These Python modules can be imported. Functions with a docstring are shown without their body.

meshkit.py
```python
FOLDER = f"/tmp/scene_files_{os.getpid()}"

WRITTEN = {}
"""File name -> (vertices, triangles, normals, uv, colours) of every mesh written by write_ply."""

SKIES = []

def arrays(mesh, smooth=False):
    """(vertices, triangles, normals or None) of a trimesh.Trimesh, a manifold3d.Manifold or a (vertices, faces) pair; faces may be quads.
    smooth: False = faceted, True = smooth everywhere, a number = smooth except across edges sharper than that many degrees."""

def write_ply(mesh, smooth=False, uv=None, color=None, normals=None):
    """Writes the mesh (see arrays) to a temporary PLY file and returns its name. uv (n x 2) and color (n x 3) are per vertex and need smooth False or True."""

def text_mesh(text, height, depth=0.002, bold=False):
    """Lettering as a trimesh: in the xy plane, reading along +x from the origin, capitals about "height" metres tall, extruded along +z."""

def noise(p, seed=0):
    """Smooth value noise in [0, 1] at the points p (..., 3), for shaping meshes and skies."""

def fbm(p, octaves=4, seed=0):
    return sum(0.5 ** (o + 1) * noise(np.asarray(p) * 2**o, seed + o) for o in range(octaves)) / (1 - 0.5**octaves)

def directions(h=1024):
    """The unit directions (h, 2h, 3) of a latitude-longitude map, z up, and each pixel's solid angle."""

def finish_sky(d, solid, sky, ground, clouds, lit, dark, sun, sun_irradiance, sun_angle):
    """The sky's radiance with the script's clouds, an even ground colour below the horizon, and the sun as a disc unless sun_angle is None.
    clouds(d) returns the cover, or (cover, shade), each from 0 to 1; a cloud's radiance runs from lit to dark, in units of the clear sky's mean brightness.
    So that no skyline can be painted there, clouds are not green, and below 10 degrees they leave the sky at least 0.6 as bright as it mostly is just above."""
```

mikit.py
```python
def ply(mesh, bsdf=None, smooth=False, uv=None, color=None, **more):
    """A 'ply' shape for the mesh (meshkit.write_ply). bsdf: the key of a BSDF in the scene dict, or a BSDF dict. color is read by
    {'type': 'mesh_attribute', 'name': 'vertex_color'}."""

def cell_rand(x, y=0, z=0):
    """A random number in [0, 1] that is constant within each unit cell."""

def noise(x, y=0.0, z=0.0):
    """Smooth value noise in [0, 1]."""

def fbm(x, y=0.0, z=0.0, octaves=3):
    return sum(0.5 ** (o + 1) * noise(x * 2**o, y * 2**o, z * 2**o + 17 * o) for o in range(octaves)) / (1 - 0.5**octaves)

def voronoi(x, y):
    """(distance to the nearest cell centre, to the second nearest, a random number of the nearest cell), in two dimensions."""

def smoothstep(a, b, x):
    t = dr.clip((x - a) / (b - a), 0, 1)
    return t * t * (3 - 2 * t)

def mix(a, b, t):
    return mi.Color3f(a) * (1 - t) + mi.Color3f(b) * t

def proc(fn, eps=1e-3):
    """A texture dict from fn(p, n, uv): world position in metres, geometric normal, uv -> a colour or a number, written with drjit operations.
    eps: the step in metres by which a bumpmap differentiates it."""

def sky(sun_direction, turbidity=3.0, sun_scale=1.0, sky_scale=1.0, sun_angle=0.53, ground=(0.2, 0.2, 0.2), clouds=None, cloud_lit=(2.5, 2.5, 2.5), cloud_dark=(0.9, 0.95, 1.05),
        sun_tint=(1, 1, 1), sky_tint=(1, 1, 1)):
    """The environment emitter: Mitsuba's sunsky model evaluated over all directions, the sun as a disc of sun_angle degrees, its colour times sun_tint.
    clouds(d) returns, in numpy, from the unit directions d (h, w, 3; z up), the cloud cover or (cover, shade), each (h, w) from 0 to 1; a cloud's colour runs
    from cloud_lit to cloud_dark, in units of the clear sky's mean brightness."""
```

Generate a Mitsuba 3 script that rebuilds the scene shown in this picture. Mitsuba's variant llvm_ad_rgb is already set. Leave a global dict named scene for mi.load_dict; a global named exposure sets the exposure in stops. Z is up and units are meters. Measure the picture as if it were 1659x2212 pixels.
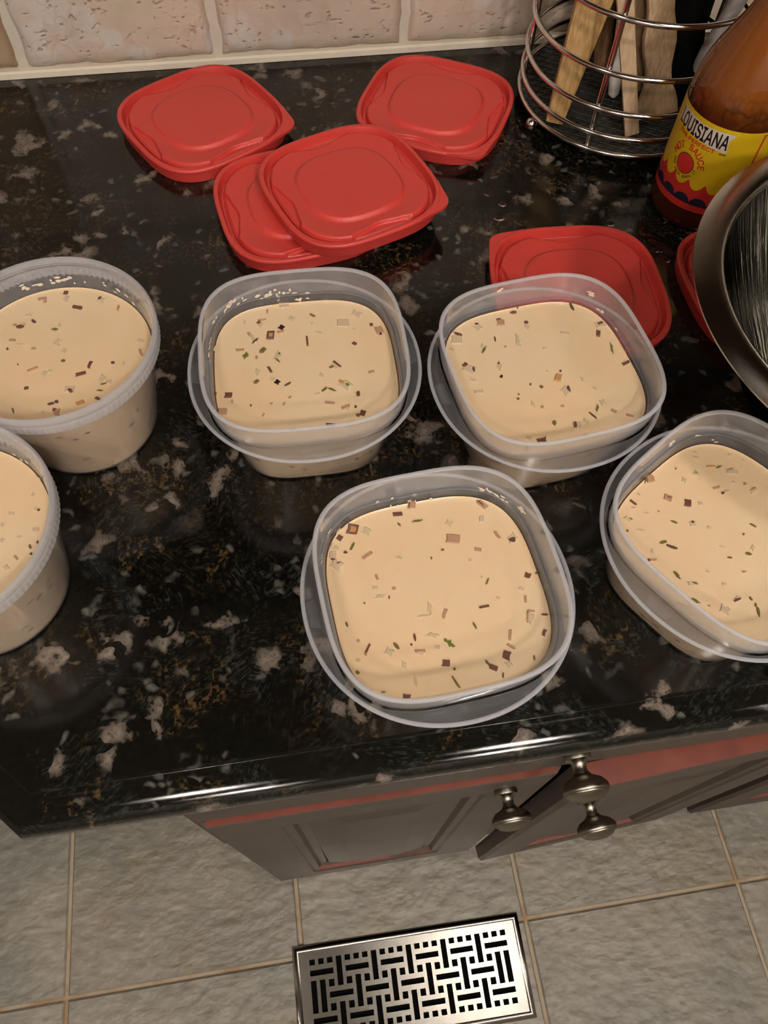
import math, random
import numpy as np, trimesh, mitsuba as mi, drjit as dr, mikit, meshkit
from mikit import proc, noise, fbm, voronoi, cell_rand, smoothstep, mix
from shapely.geometry import Polygon, box as sbox
from shapely.ops import unary_union
T = mi.ScalarTransform4f
scene, labels = {}, {}
rng = random.Random(7)

# ---------------------------------------------------------------- camera, lamps, exposure
CAM = np.array([0.4382, -0.6990, 1.3334])
F_PX, PITCH, ROLL, YAW = 1674.75, 1.0673, 0.0450, 0.1903
fwd = np.array([math.sin(YAW)*math.cos(PITCH), math.cos(YAW)*math.cos(PITCH), -math.sin(PITCH)])
rt = np.array([math.cos(YAW), -math.sin(YAW), 0.0])
up0 = np.cross(rt, fwd)
upv = -math.sin(ROLL)*rt + math.cos(ROLL)*up0
scene['camera'] = {'type': 'perspective', 'fov_axis': 'x', 'fov': 2*math.degrees(math.atan(829.5/F_PX)), 'near_clip': 0.02, 'far_clip': 50.0,
                   'to_world': T().look_at(origin=CAM.tolist(), target=(CAM+fwd).tolist(), up=upv.tolist())}
exposure = 1.29
LAMP = (1.0, 0.91, 0.80)
CEIL = 2.44
# recessed ceiling lamps: x, y, strength
LAMPS = [(0.93, -0.84, 24.0), (-0.25, -0.84, 5.0), (0.85, -1.85, 84.0), (-0.10, -1.85, 57.0), (1.80, -1.85, 43.0), (-1.20, -1.85, 38.0), (0.85, -2.65, 80.0), (-0.10, -2.65, 67.0)]
LAMP_R = 0.095
H = 0.914      # counter top

# ---------------------------------------------------------------- helpers
def numbered(name):
    if not any(k == name or k.startswith(name+'__') for k in scene) and name not in labels: return name
    i = 1
    while f'{name}_{i:03d}' in labels or any(k == f'{name}_{i:03d}' or k.startswith(f'{name}_{i:03d}__') for k in scene): i += 1
    return f'{name}_{i:03d}'
COUNT = {}
def child(parent, name):
    i = COUNT.get((parent, name), 0); COUNT[(parent, name)] = i+1
    return f'{parent}__{name}' + (f'_{i:03d}' if i else '')
def tag(key, label=None, cat=None, group=None, kind=None):
    d = labels.setdefault(key, {})
    for k, v in (('label', label), ('category', cat), ('group', group), ('kind', kind)):
        if v: d[k] = v
def put(key, mesh, mat, smooth=30, tw=None, **more):
    scene[key] = mikit.ply(mesh, mat, smooth=smooth, **more) if not isinstance(mesh, dict) else {**mesh, 'bsdf': {'type': 'ref', 'id': mat}}
    if tw is not None: scene[key]['to_world'] = tw
    return key
def part(parent, name, mesh, mat, smooth=30, tw=None):
    return put(child(parent, name), mesh, mat, smooth, tw)
def loft(loops, cap0=True, cap1=True, closed=False):
    """loops (m, n, 3) joined into one skin; outward when loops run counter-clockwise and go upwards"""
    L = np.asarray(loops, float); m, n, _ = L.shape
    v = L.reshape(-1, 3); f = []
    i = np.arange(n); j = (i+1) % n
    for k in range(m if closed else m-1):
        a, b = k*n, ((k+1) % m)*n
        f.append(np.stack([a+i, a+j, b+j], 1)); f.append(np.stack([a+i, b+j, b+i], 1))
    extra = []
    if not closed:
        if cap0:
            c = len(v)+len(extra); extra.append(L[0].mean(0)); f.append(np.stack([j, i, np.full(n, c)], 1))
        if cap1:
            c = len(v)+len(extra); extra.append(L[-1].mean(0)); a = (m-1)*n; f.append(np.stack([a+i, a+j, np.full(n, c)], 1))
    if extra: v = np.vstack([v, extra])
    return trimesh.Trimesh(v, np.vstack(f), process=False)
def ring(r, n, z, th, wav=None):
    c, s = np.cos(th), np.sin(th)
    k = r/(np.abs(c)**n+np.abs(s)**n)**(1/n)
    if wav is not None: k = k+wav
    return np.stack([k*c, k*s, np.full(len(th), z)], 1)
def lathe(prof, seg=48, cap0=True, cap1=True):
    th = np.arange(seg)/seg*2*np.pi
    return loft([ring(r, 2.0, z, th) for r, z in prof], cap0, cap1)
def tube(pts, r, seg=10, closed=False):
    p = np.asarray(pts, float); n = len(p)
    r = np.broadcast_to(r, n)
    t = np.roll(p, -1, 0)-np.roll(p, 1, 0) if closed else np.gradient(p, axis=0)
    t /= np.linalg.norm(t, axis=1)[:, None]
    u = np.cross(t[0], [0, 0, 1.0] if abs(t[0][2]) < .9 else [1.0, 0, 0]); u /= np.linalg.norm(u)
    loops, a = [], np.arange(seg)/seg*2*np.pi
    for k in range(n):
        u = u-t[k]*(u@t[k]); u /= np.linalg.norm(u); w = np.cross(t[k], u)
        loops.append(p[k]+r[k]*(np.cos(a)[:, None]*u+np.sin(a)[:, None]*w))
    return loft(loops, closed=closed)
def bevel_box(x0, x1, y0, y1, z0, z1, b=.002):
    def rect(i, z): return [[x0+i, y0+i, z], [x1-i, y0+i, z], [x1-i, y1-i, z], [x0+i, y1-i, z]]
    return loft([rect(b, z0), rect(0, z0+b), rect(0, z1-b), rect(b, z1)])
def move(m, x=0, y=0, z=0, rz=0):
    m = m.copy(); c, s = math.cos(rz), math.sin(rz)
    m.vertices = m.vertices @ np.array([[c, -s, 0], [s, c, 0], [0, 0, 1]]).T + [x, y, z]
    return m
def join(*ms): return trimesh.util.concatenate(list(ms))
def TW(x, y, z, rz=0): return T().translate([x, y, z]).rotate([0, 0, 1], math.degrees(rz))

# ---------------------------------------------------------------- materials
def rgb(*c): return {'type': 'rgb', 'value': [float(v) for v in c]}
def mat(key, d): scene[key] = d; return key
def rough(key, c, a=.2, ior=1.5):
    return mat(key, {'type': 'twosided', 'b': {'type': 'roughplastic', 'diffuse_reflectance': c if isinstance(c, dict) else rgb(*c), 'alpha': a, 'int_ior': ior}})
def matte(key, c): return mat(key, {'type': 'twosided', 'b': {'type': 'diffuse', 'reflectance': c if isinstance(c, dict) else rgb(*c)}})

def granite(p, n, uv):
    x, y = p.x, p.y + (p.z-H)
    w1, w2 = fbm(x*80, y*80, 3.1, 3)-.5, fbm(x*80, y*80, 9.7, 3)-.5
    big = fbm(x*11, y*11, 1.0, 3)
    mid = fbm(x*42+w1*2, y*42+w2*2, 21.0, 3)
    fine = fbm(x*520, y*520, 2.0, 3)
    # crystals: each lies its own way, with fine parallel cleavage lines
    d, e, r = voronoi(x*46+w1*1.6, y*46+w2*1.6)
    a = r*6.28
    s, q = x*dr.cos(a)+y*dr.sin(a), y*dr.cos(a)-x*dr.sin(a)
    grain = fbm(s*230, q*1300, 5.0, 3)
    lines = smoothstep(.40, .75, grain)*smoothstep(.25, .7, fine)
    c = mix((.0034, .0034, .0027), (.020, .0155, .0095), lines*smoothstep(.40, .62, big*.5+mid*.5))
    c = mix(c, (.019, .023, .021), lines*smoothstep(.6, .85, cell_rand(r*977., 1., 2.))*.8)
    # golden brown threads, gathered in patches
    th = smoothstep(.13, .0, dr.abs(fbm(x*230+w1*3, y*150+w2*3, 4., 3)-.5))
    c = mix(c, (.105, .060, .022), th*smoothstep(.54, .72, mid)*smoothstep(.35, .7, fine)*.5)
    # small grey grains
    d, e, r2 = voronoi(x*150+w1*2.4+40, y*150+w2*2.4)
    c = mix(c, (.090, .088, .078), smoothstep(.88, .98, r2)*smoothstep(.55, .1, d)*.8)
    # pale feldspar patches, fuzzy at the edge
    d, e, r3 = voronoi(x*66+w1*1.5+11, y*66+w2*1.5)
    m = smoothstep(.86, .90, r3)*smoothstep(.52, .12, d+.55*(fine-.5)+.25*w1)
    d, e, r4 = voronoi(x*37+w1*1.7, y*37+w2*1.7+5)
    m = dr.maximum(m, smoothstep(.90, .93, r4)*smoothstep(.40, .08, d+.55*(fine-.5)+.3*w1))
    c = mix(c, mix((.12, .100, .084), (.225, .180, .150), fine), m*.88)
    return c*(.45+1.1*fine)
mat('granite', {'type': 'roughplastic', 'diffuse_reflectance': proc(granite), 'int_ior': 1.5, 'alpha': .02})

def stone(p, n, uv):
    x, z = p.x, p.z
    k = dr.floor((x-.2369+.168*20)/.168)
    t = cell_rand(k, dr.floor((z-.918)/.168), 4)
    a, b = fbm(x*13+k*3, z*13, 2., 4), fbm(x*28+9, z*28+k, 6., 4)
    c = mix((.70, .59, .46), (.74, .59, .49), smoothstep(.35, .6, a))
    c = mix(c, (.78, .68, .62), smoothstep(.54, .66, b))
    c = mix(c, (.60, .48, .37), smoothstep(.55, .75, fbm(x*34+4, z*22, k, 3))*.5)
    v = fbm(x*22, z*22, 8.+k, 4)
    c = mix(c, (.55, .38, .25), smoothstep(.022, .0, dr.abs(v-.5))*.3*smoothstep(.5, .65, a))
    c = mix(c, mix((.40, .25, .13), (.52, .37, .23), a), dr.select(dr.abs(k-19) < .5, .85, 0.))
    pit = smoothstep(.74, .80, fbm(x*210, z*300, 1., 3))
    return mix(c, (.44, .33, .25), pit*.5)*(.94+.12*t)
def stone_h(p, n, uv):
    x, z = p.x, p.z
    return -.0007*smoothstep(.70, .80, fbm(x*210, z*300, 1., 3))+.0006*fbm(x*60, z*60, 3., 4)
mat('travertine', {'type': 'twosided', 'b': {'type': 'bumpmap', 'a': proc(stone_h, 6e-4), 'b': {'type': 'roughplastic', 'diffuse_reflectance': proc(stone), 'alpha': .45}}})
matte('wall_grout', (.58, .52, .45)); matte('caulk', (.74, .66, .55))

def slate(p, n, uv):
    x, y = p.x, p.y
    k, l = dr.floor(x/.3423), dr.floor((y+.7095)/.3423)
    t, t2 = cell_rand(k, l, 3), cell_rand(k, l, 8)
    a, b = fbm(x*9+k*5, y*9+l*3, 1., 4), fbm(x*70+k, y*130, 4., 4)
    c = mix((.235, .212, .178), (.285, .252, .208), smoothstep(.3, .7, a))
    c = mix(c, (.200, .198, .172), smoothstep(.5, .75, fbm(x*6, y*6+l, 7., 3)))
    c = mix(c, (.26, .215, .15), smoothstep(.6, .8, fbm(x*16, y*16, 12., 3))*.6)
    return c*(.76+.42*b)*(.88+.2*t)
def slate_h(p, n, uv):
    x, y = p.x, p.y
    k, l = dr.floor(x/.3423), dr.floor((y+.7095)/.3423)
    w = fbm(x*8+k, y*8, 2., 2)*2
    return .0032*fbm(x*46+w+k*7, y*80-w+l*5, 1., 5)
mat('slate', {'type': 'twosided', 'b': {'type': 'bumpmap', 'a': proc(slate_h, 1e-3), 'b': {'type': 'roughplastic', 'diffuse_reflectance': proc(slate), 'alpha': .28}}})
matte('floor_grout', proc(lambda p, n, uv: mix((.36, .29, .21), (.30, .20, .12), smoothstep(.5, .75, fbm(p.x*30, p.y*30, 2., 3)))))
matte('wall_paint', (.36, .33, .29)); matte('ceiling_paint', (.52, .50, .47))

rough('taupe', proc(lambda p, n, uv: mix((.058, .043, .035), (.076, .057, .046), fbm(p.x*20, p.y*20, p.z*20, 3))), .30, 1.25)
def worn(p, n, uv):
    k = smoothstep(.30, .42, fbm(p.x*9, p.y*9, p.z*9, 3))
    return mix((.075, .022, .015), (.185, .044, .029), k)*(.8+.4*fbm(p.x*60, p.y*60, p.z*60, 2))
rough('worn_red', proc(worn), .25)
rough('red_plastic', (.62, .055, .045), .20)
mat('pewter', {'type': 'roughconductor', 'material': 'none', 'specular_reflectance': rgb(.30, .275, .235), 'alpha': .15})
mat('chrome', {'type': 'roughconductor', 'material': 'none', 'specular_reflectance': rgb(.78, .75, .72), 'alpha': .04})
mat('steel', {'type': 'roughconductor', 'material': 'none', 'specular_reflectance': rgb(.62, .59, .54), 'alpha': .05})
def brushed(p, n, uv):
    a = dr.atan2(p.y+.451, p.x-.7875)
    return .0005*fbm(a*55, p.z*22, 2., 3)+.00008*fbm(p.x*220, p.y*220, p.z*220, 2)
mat('steel_brushed', {'type': 'bumpmap', 'a': proc(brushed, 5e-4), 'b': {'type': 'roughconductor', 'material': 'none', 'specular_reflectance': rgb(.17, .165, .15), 'alpha': .04}})
mat('nickel', {'type': 'roughconductor', 'material': 'none', 'specular_reflectance': rgb(.36, .34, .31), 'alpha': .07})
rough('black_wire', (.035, .032, .028), .12); matte('black_plastic', (.004, .004, .004)); matte('void_black', (.004, .004, .004))
def haze(key, w, tint=(.84, .86, .93)):
    mat(key, {'type': 'blendbsdf', 'weight': w, 'a': {'type': 'thindielectric', 'int_ior': 1.30},
              'b': {'type': 'principledthin', 'base_color': rgb(*tint), 'roughness': .14, 'diff_trans': 1.0, 'spec_trans': 0.0}})
haze('tub_collar', .155); haze('tub_clear', .07); haze('tub_flange', .065); haze('tub_rim', .42); haze('deli_clear', .11); haze('deli_band', .30)
def soup_c(p, n, uv):
    a = fbm(p.x*22, p.y*22, p.z*8, 3)
    return mix((.71, .528, .340), (.71, .505, .308), smoothstep(.35, .65, a))
mat('soup', {'type': 'roughplastic', 'diffuse_reflectance': proc(soup_c), 'alpha': .07, 'int_ior': 1.4, 'nonlinear': False})
PIECE = {'d': ('bit_dark', (.150, .066, .045)), 'p': ('bit_pink', (.44, .25, .155)), 'k': ('bit_purple', (.13, .065, .050)), 's': ('bit_grey', (.575, .43, .29)),
         'e': ('bit_grey_green', (.54, .44, .285)), 'g': ('bit_olive', (.16, .125, .035)), 'G': ('bit_green', (.14, .16, .03)), 'o': ('bit_tan', (.50, .26, .10)), 'b': ('bit_black', (.018, .012, .014))}
for k, (nm, c) in PIECE.items(): rough(nm, c, .15)
matte('smear', (.66, .58, .48))

# ---------------------------------------------------------------- the room
S = .3423; FY = -.7095                  # floor tile pitch, one grout line
X0, X1, Y1 = -6*S, 8*S, FY-7*S
put('floor', trimesh.creation.box(bounds=[[X0, Y1, -.08], [X1, .02, -.0035]]), 'floor_grout', False)
tag('floor', 'grey slate tile floor with sand coloured grout', kind='structure')
g = .0028
tile_ply = [mikit.ply(bevel_box(g, S-g, g, S-g, -.004, 0, .0022), 'slate', smooth=False)]
for i in range(-6, 8):
    for j in range(-7, 3):
        k = child('floor', 'tile'); y = FY+j*S
        if y+S > .03:
            scene[k] = mikit.ply(bevel_box(i*S+g, i*S+S-g, y+g, .018, -.004, 0, .0022), 'slate', smooth=False)
        else:
            scene[k] = {**tile_ply[0], 'to_world': T().translate([i*S, y, 0])}
def wall(name, x0, x1, y0, y1, m, label):
    put(name, trimesh.creation.box(bounds=[[x0, y0, 0], [x1, y1, CEIL]]), m, False); tag(name, label, kind='structure')
wall('wall_back', X0, X1, .0075, .12, 'wall_grout', 'tumbled stone tile backsplash wall behind the counter')
wall('wall_left', X0-.1, X0, Y1, .12, 'wall_paint', 'plain beige painted wall to the left')
wall('wall_right', X1, X1+.1, Y1, .12, 'wall_paint', 'plain beige painted wall to the right')
wall('wall_front', X0-.1, X1+.1, Y1-.1, Y1, 'wall_paint', 'plain beige painted wall behind the viewer')
put('ceiling', trimesh.creation.box(bounds=[[X0-.1, Y1-.1, CEIL], [X1+.1, .12, CEIL+.1]]), 'ceiling_paint', False)
tag('ceiling', 'plain off-white ceiling', kind='structure')
put('trim_1', bevel_box(.12, X1, -.0006, .0075, H-.001, H+.0066, .0015), 'caulk'); tag('trim_1', 'cream caulk bead between counter and stone backsplash', kind='structure')

# tumbled stone tiles
def stone_tile(seed, w=.160, h=.160, nx=26):
    u = np.concatenate([[0, .0015, .004], np.linspace(.008, w-.008, nx), [w-.004, w-.0015, w]])
    U, V = np.meshgrid(u, u*h/w, indexing='ij'); P = np.stack([U, V, 0*U], -1)
    e = np.minimum(np.minimum(U, w-U), np.minimum(V, h-V))
    lift = .0070*np.clip(e/.007, 0, 1)**.5
    q = np.stack([U*55, V*55, np.full_like(U, seed*3.7)], -1)
    lift = lift*(.86+.22*meshkit.fbm(q, 3, seed))
    wob = (meshkit.fbm(np.stack([U*60, V*60, np.full_like(U, seed+.5)], -1), 2, seed+9)-.5)*.0060*np.clip(1-e/.03, 0, 1)
    wob2 = (meshkit.fbm(np.stack([U*60, V*60, np.full_like(U, seed+5.5)], -1), 2, seed+19)-.5)*.0060*np.clip(1-e/.03, 0, 1)
    m, n = U.shape; v = np.stack([U+wob, -.0055-lift, V+wob2], -1).reshape(-1, 3)
    idx = np.arange(m*n).reshape(m, n); a, b, c, d = idx[:-1, :-1].ravel(), idx[1:, :-1].ravel(), idx[1:, 1:].ravel(), idx[:-1, 1:].ravel()
    return trimesh.Trimesh(v, np.vstack([np.stack([a, b, c], 1), np.stack([a, c, d], 1)]), process=False)
tiles = [mikit.ply(stone_tile(s), 'travertine', smooth=True) for s in range(6)]
for i in range(-2, 10):
    for j in range(3):
        x = .2410+.168*i-(.084 if j % 2 else 0)
        scene[child('wall_back', 'tile')] = {**tiles[(i*5+j*2+4) % 6], 'to_world': T().translate([x, .0132, H+.0064+.168*j])}

# recessed ceiling lamps
for x, y, s in LAMPS:
    k = numbered('ceiling_lamp')
    part(k, 'trim_ring', move(lathe([(LAMP_R+.001, -.004), (LAMP_R+.018, -.006), (LAMP_R+.02, 0), (LAMP_R+.001, 0)], 48, False, False), x, y, CEIL), 'ceiling_paint')
    lens = lathe([(LAMP_R, 0.0), (LAMP_R*.98, .004)], 40); lens.vertices[:, 2] *= 1
    d = child(k, 'lens'); put(d, move(lens, x, y, CEIL-.0045), 'wall_paint', False)
    scene[d]['emitter'] = {'type': 'area', 'radiance': rgb(*(s*c for c in LAMP))}
    tag(k, 'recessed round ceiling lamp with white trim ring, lit warm', 'ceiling lamp', 'recessed ceiling lamps')

# wall cabinet above the back of the counter (seen only as the dark mirror image in the granite)
k = 'wall_cabinet'
part(k, 'body', bevel_box(.12, 2.3, -.29, -.016, 1.44, 2.15, .002), 'taupe')
for i in range(4):
    part(k, 'door', bevel_box(.125+.544*i, .663+.544*i, -.311, -.2905, 1.435, 2.14, .003), 'taupe')
tag(k, 'taupe wall cabinet hung above the stone tile backsplash', 'wall cabinet')

# ---------------------------------------------------------------- granite worktop
prof = [(-.004, .914), (0, .914), (.0010, .9112), (.0016, .9107), (.0045, .91005), (.0085, .9090), (.0115, .9079), (.0140, .9067), (.0162, .9053), (.0180, .9038), (.0194, .9018), (.0203, .8990), (.0206, .8955), (.0203, .8915), (.0193, .8875), (.0176, .8850), (.015, .8840)]
P = [(.12, 0.007), (.12, -.4495), (.2777, -.6072), (2.3, -.6072)]
def off(o):
    t = math.tan(math.radians(22.5))
    return [(.12-o, .007), (.12-o, -.4495-o*t), (.2777-o*t, -.6072-o), (2.3, -.6072-o), (2.3, .007)]
loops = [[(x, y, .884) for x, y in off(-.02)]]+[[(x, y, z) for x, y in off(o)] for o, z in reversed(prof)]
put('worktop', loft(loops), 'granite', 35)
tag('worktop', 'polished black granite worktop with rounded front edge and clipped corner', 'worktop')

# ---------------------------------------------------------------- base cabinets
def prism(poly, z0, z1): return loft([[(x, y, z0) for x, y in poly], [(x, y, z1) for x, y in poly]])
def rect_loop(w, h, i, d): return [[i, -d, i], [w-i, -d, i], [w-i, -d, h-i], [i, -d, h-i]]
def door(parent, name, x, y, z, w, h, ang=0, worn_top=True):
    """a raised panel door; local x along its width, -y outwards, hinge or left corner at x, y; ang turns it"""
    k = child(parent, name); c, s = math.cos(ang), math.sin(ang)
    def fix(m):
        m = m.copy(); m.vertices = m.vertices @ np.array([[c, -s, 0], [s, c, 0], [0, 0, 1]]).T + [x, y, z]; return m
    t = .02
    fr = loft([rect_loop(w, h, .0, 0), rect_loop(w, h, 0, t-.004), rect_loop(w, h, .0035, t), rect_loop(w, h, .052, t), rect_loop(w, h, .054, t-.002), rect_loop(w, h, .060, t-.0035)], True, False)
    put(k, fix(fr), 'taupe', 25)
    pn = loft([rect_loop(w, h, .060, t-.0035), rect_loop(w, h, .0625, t-.0085), rect_loop(w, h, .071, t-.0092), rect_loop(w, h, .0735, t-.0075), rect_loop(w, h, .100, t-.0022), rect_loop(w, h, .102, t-.0015)], False, True)
    put(k+'__panel', fix(pn), 'taupe', 25)
    e = .0012
    top = trimesh.creation.box(bounds=[[.004, -t+.0005, h-.0004], [w-.004, -.0005, h+.0006]])
    wl = [trimesh.creation.box(bounds=[[.0595, -t+.002, .0585], [w-.0595, -t+.0075, .0612]]), trimesh.creation.box(bounds=[[.002, -t+.0004, .0002], [w-.002, -t+.0045, .0030]])]
    for m in (top, *wl):
        e_ = child(k, 'worn_edge'); put(e_, fix(m), 'worn_red', False); tag(e_, 'red wood showing where the paint is worn off')
    return k
KNOB = [(.0088, 0), (.0092, .002), (.0085, .0042), (.0060, .0055), (.0043, .0085), (.0042, .0115), (.0062, .0145), (.0120, .0172), (.0150, .0205), (.0157, .0232), (.0152, .0246), (.0146, .0250), (.0146, .0256), (.0142, .0262), (.0105, .0293), (.0055, .0308), (.0001, .0312)]
def knob(parent, x, y, z, ang=0):
    m = lathe(KNOB, 36); v = m.vertices.copy(); m.vertices = np.stack([v[:, 0], -v[:, 2], v[:, 1]], 1)
    put(parent+'__knob', move(m, x, y, z, ang), 'pewter', 40); tag(parent+'__knob', 'dull pewter mushroom knob')
k = 'base_cabinet'
CX0, CX1, YF = .3280, .8900, -.5925
foot = [(CX0, YF), (CX1, YF), (CX1, -.02), (.175, -.02), (.175, YF+.158)]
part(k, 'body', prism(foot, .105, 0.8835), 'taupe', 25)
toe = [(CX0+.03, YF+.06), (CX1, YF+.06), (CX1, -.03), (.24, -.03), (.24, YF+.155)]
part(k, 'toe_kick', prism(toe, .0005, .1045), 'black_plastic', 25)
dz, dh = .150, .583
DW = .2690
dr_ = child(k, 'drawer')
w, h = CX1-CX0-.006, .116
put(dr_, move(loft([rect_loop(w, h, 0, 0), rect_loop(w, h, 0, .016), rect_loop(w, h, .004, .02)]), CX0+.003, YF-.0005, .762), 'taupe', 25)
knob(dr_, .5925, YF-.0205, .806)
d1 = door(k, 'door', CX0+.003, YF-.0005, dz, DW, dh); knob(d1, .5625, YF-.0205, .692)
a = math.radians(3.4); xh, yh = CX1-.0135, YF-.0008
d2 = door(k, 'door', xh-DW*math.cos(a), yh-DW*math.sin(a), dz, DW, dh, a)
knob(d2, xh-(DW-.0165)*math.cos(a)+.0205*math.sin(a), yh-(DW-.0165)*math.sin(a)-.0205*math.cos(a), .690, a)
tag(d2, 'door standing slightly ajar')
q = math.radians(-45); s0, L = .072, .150
ed = door(k, 'end_door', CX0-(s0+L)*.7071-.0004, YF+(s0+L)*.7071-.0004, dz, L, dh+.12, q)
tag(k, 'taupe painted base cabinet with worn red edges and one door ajar', 'cabinet')
k = 'base_cabinet_001'
part(k, 'body', bevel_box(CX1+.001, 2.25, YF, -.02, .105, 0.8835, .002), 'taupe', 25)
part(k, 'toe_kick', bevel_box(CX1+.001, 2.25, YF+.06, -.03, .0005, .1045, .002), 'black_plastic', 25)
w = .42
dd = child(k, 'drawer'); put(dd, move(loft([rect_loop(w, .116, 0, 0), rect_loop(w, .116, 0, .016), rect_loop(w, .116, .004, .02)]), CX1+.033, YF-.0005, .762), 'taupe', 25)
knob(dd, CX1+.033+w/2, YF-.0205, .806)
d3 = door(k, 'door', CX1+.033, YF-.0005, dz, w, dh); knob(d3, CX1+.033+w-.03, YF-.0205, .692)
tag(k, 'neighbouring taupe base cabinet partly visible beyond the open door', 'cabinet')

# ---------------------------------------------------------------- floor register
k = 'floor_register'
RW, RD, ra = .3442, .1372, math.radians(-.83)
def reg(m): return move(m, .3289, -.6937, 0, ra)
u = .01309; px = lambda i: .0283+u*i
rowy = [-.0241, -.0378, -.0529, -.0679, -.0831, -.0977, -.1114]
holes, sw = [], .0036
def hole(xa, xb, ya, yb): holes.append(sbox(xa, yb, xb, ya).buffer(.0004, join_style=1))
for i in range(23):
    m4 = i % 4
    edge = i in (0, 1, 21, 22)
    x = px(i)
    if m4 == 3: hole(x-sw, x+sw, rowy[0]+.0035, rowy[2]-.0045)
    else: hole(x-sw, x+sw, rowy[0]+.0035, rowy[0]-.0030)
    if m4 == 1: hole(px(i-1)-sw, px(i+1)+sw, rowy[1]+.0032, rowy[1]-.0032)
    if edge: hole(x-sw, x+sw, rowy[2]+.0050, rowy[4]-.0045)
    elif m4 == 1: hole(x-sw, x+sw, rowy[2]+.0050, rowy[4]-.0045)
    elif m4 in (0, 2):
        hole(x-sw, x+sw, rowy[2]+.0040, rowy[2]-.0042); hole(x-sw, x+sw, rowy[4]+.0040, rowy[4]-.0042)
    if m4 == 3:
        hole(px(i-1)-sw, px(i+1)+sw, rowy[3]+.0032, rowy[3]-.0032); hole(x-sw, x+sw, rowy[4]+.0045, rowy[6]-.0035)
    else: hole(x-sw, x+sw, rowy[6]+.0030, rowy[6]-.0035)
    if m4 == 1: hole(px(i-1)-sw, px(i+1)+sw, rowy[5]+.0032, rowy[5]-.0032)
inner = sbox(.0095, -RD+.0095, RW-.0095, -.0095)
plate = inner.difference(unary_union(holes))
pm = trimesh.creation.extrude_polygon(plate, .0016, engine='earcut'); pm.apply_translation([0, 0, .0042])
part(k, 'grille', reg(pm), 'nickel', False)
def rl(i, z): return [[i, -RD+i, z], [RW-i, -RD+i, z], [RW-i, -i, z], [i, -i, z]]
part(k, 'frame', reg(loft([rl(0, .0004), rl(0, .0016), rl(.003, .0048), rl(.0052, .0066), rl(.0072, .0070), rl(.0094, .0058), rl(.0096, .0040)], False, False)), 'nickel', 60)
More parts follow.
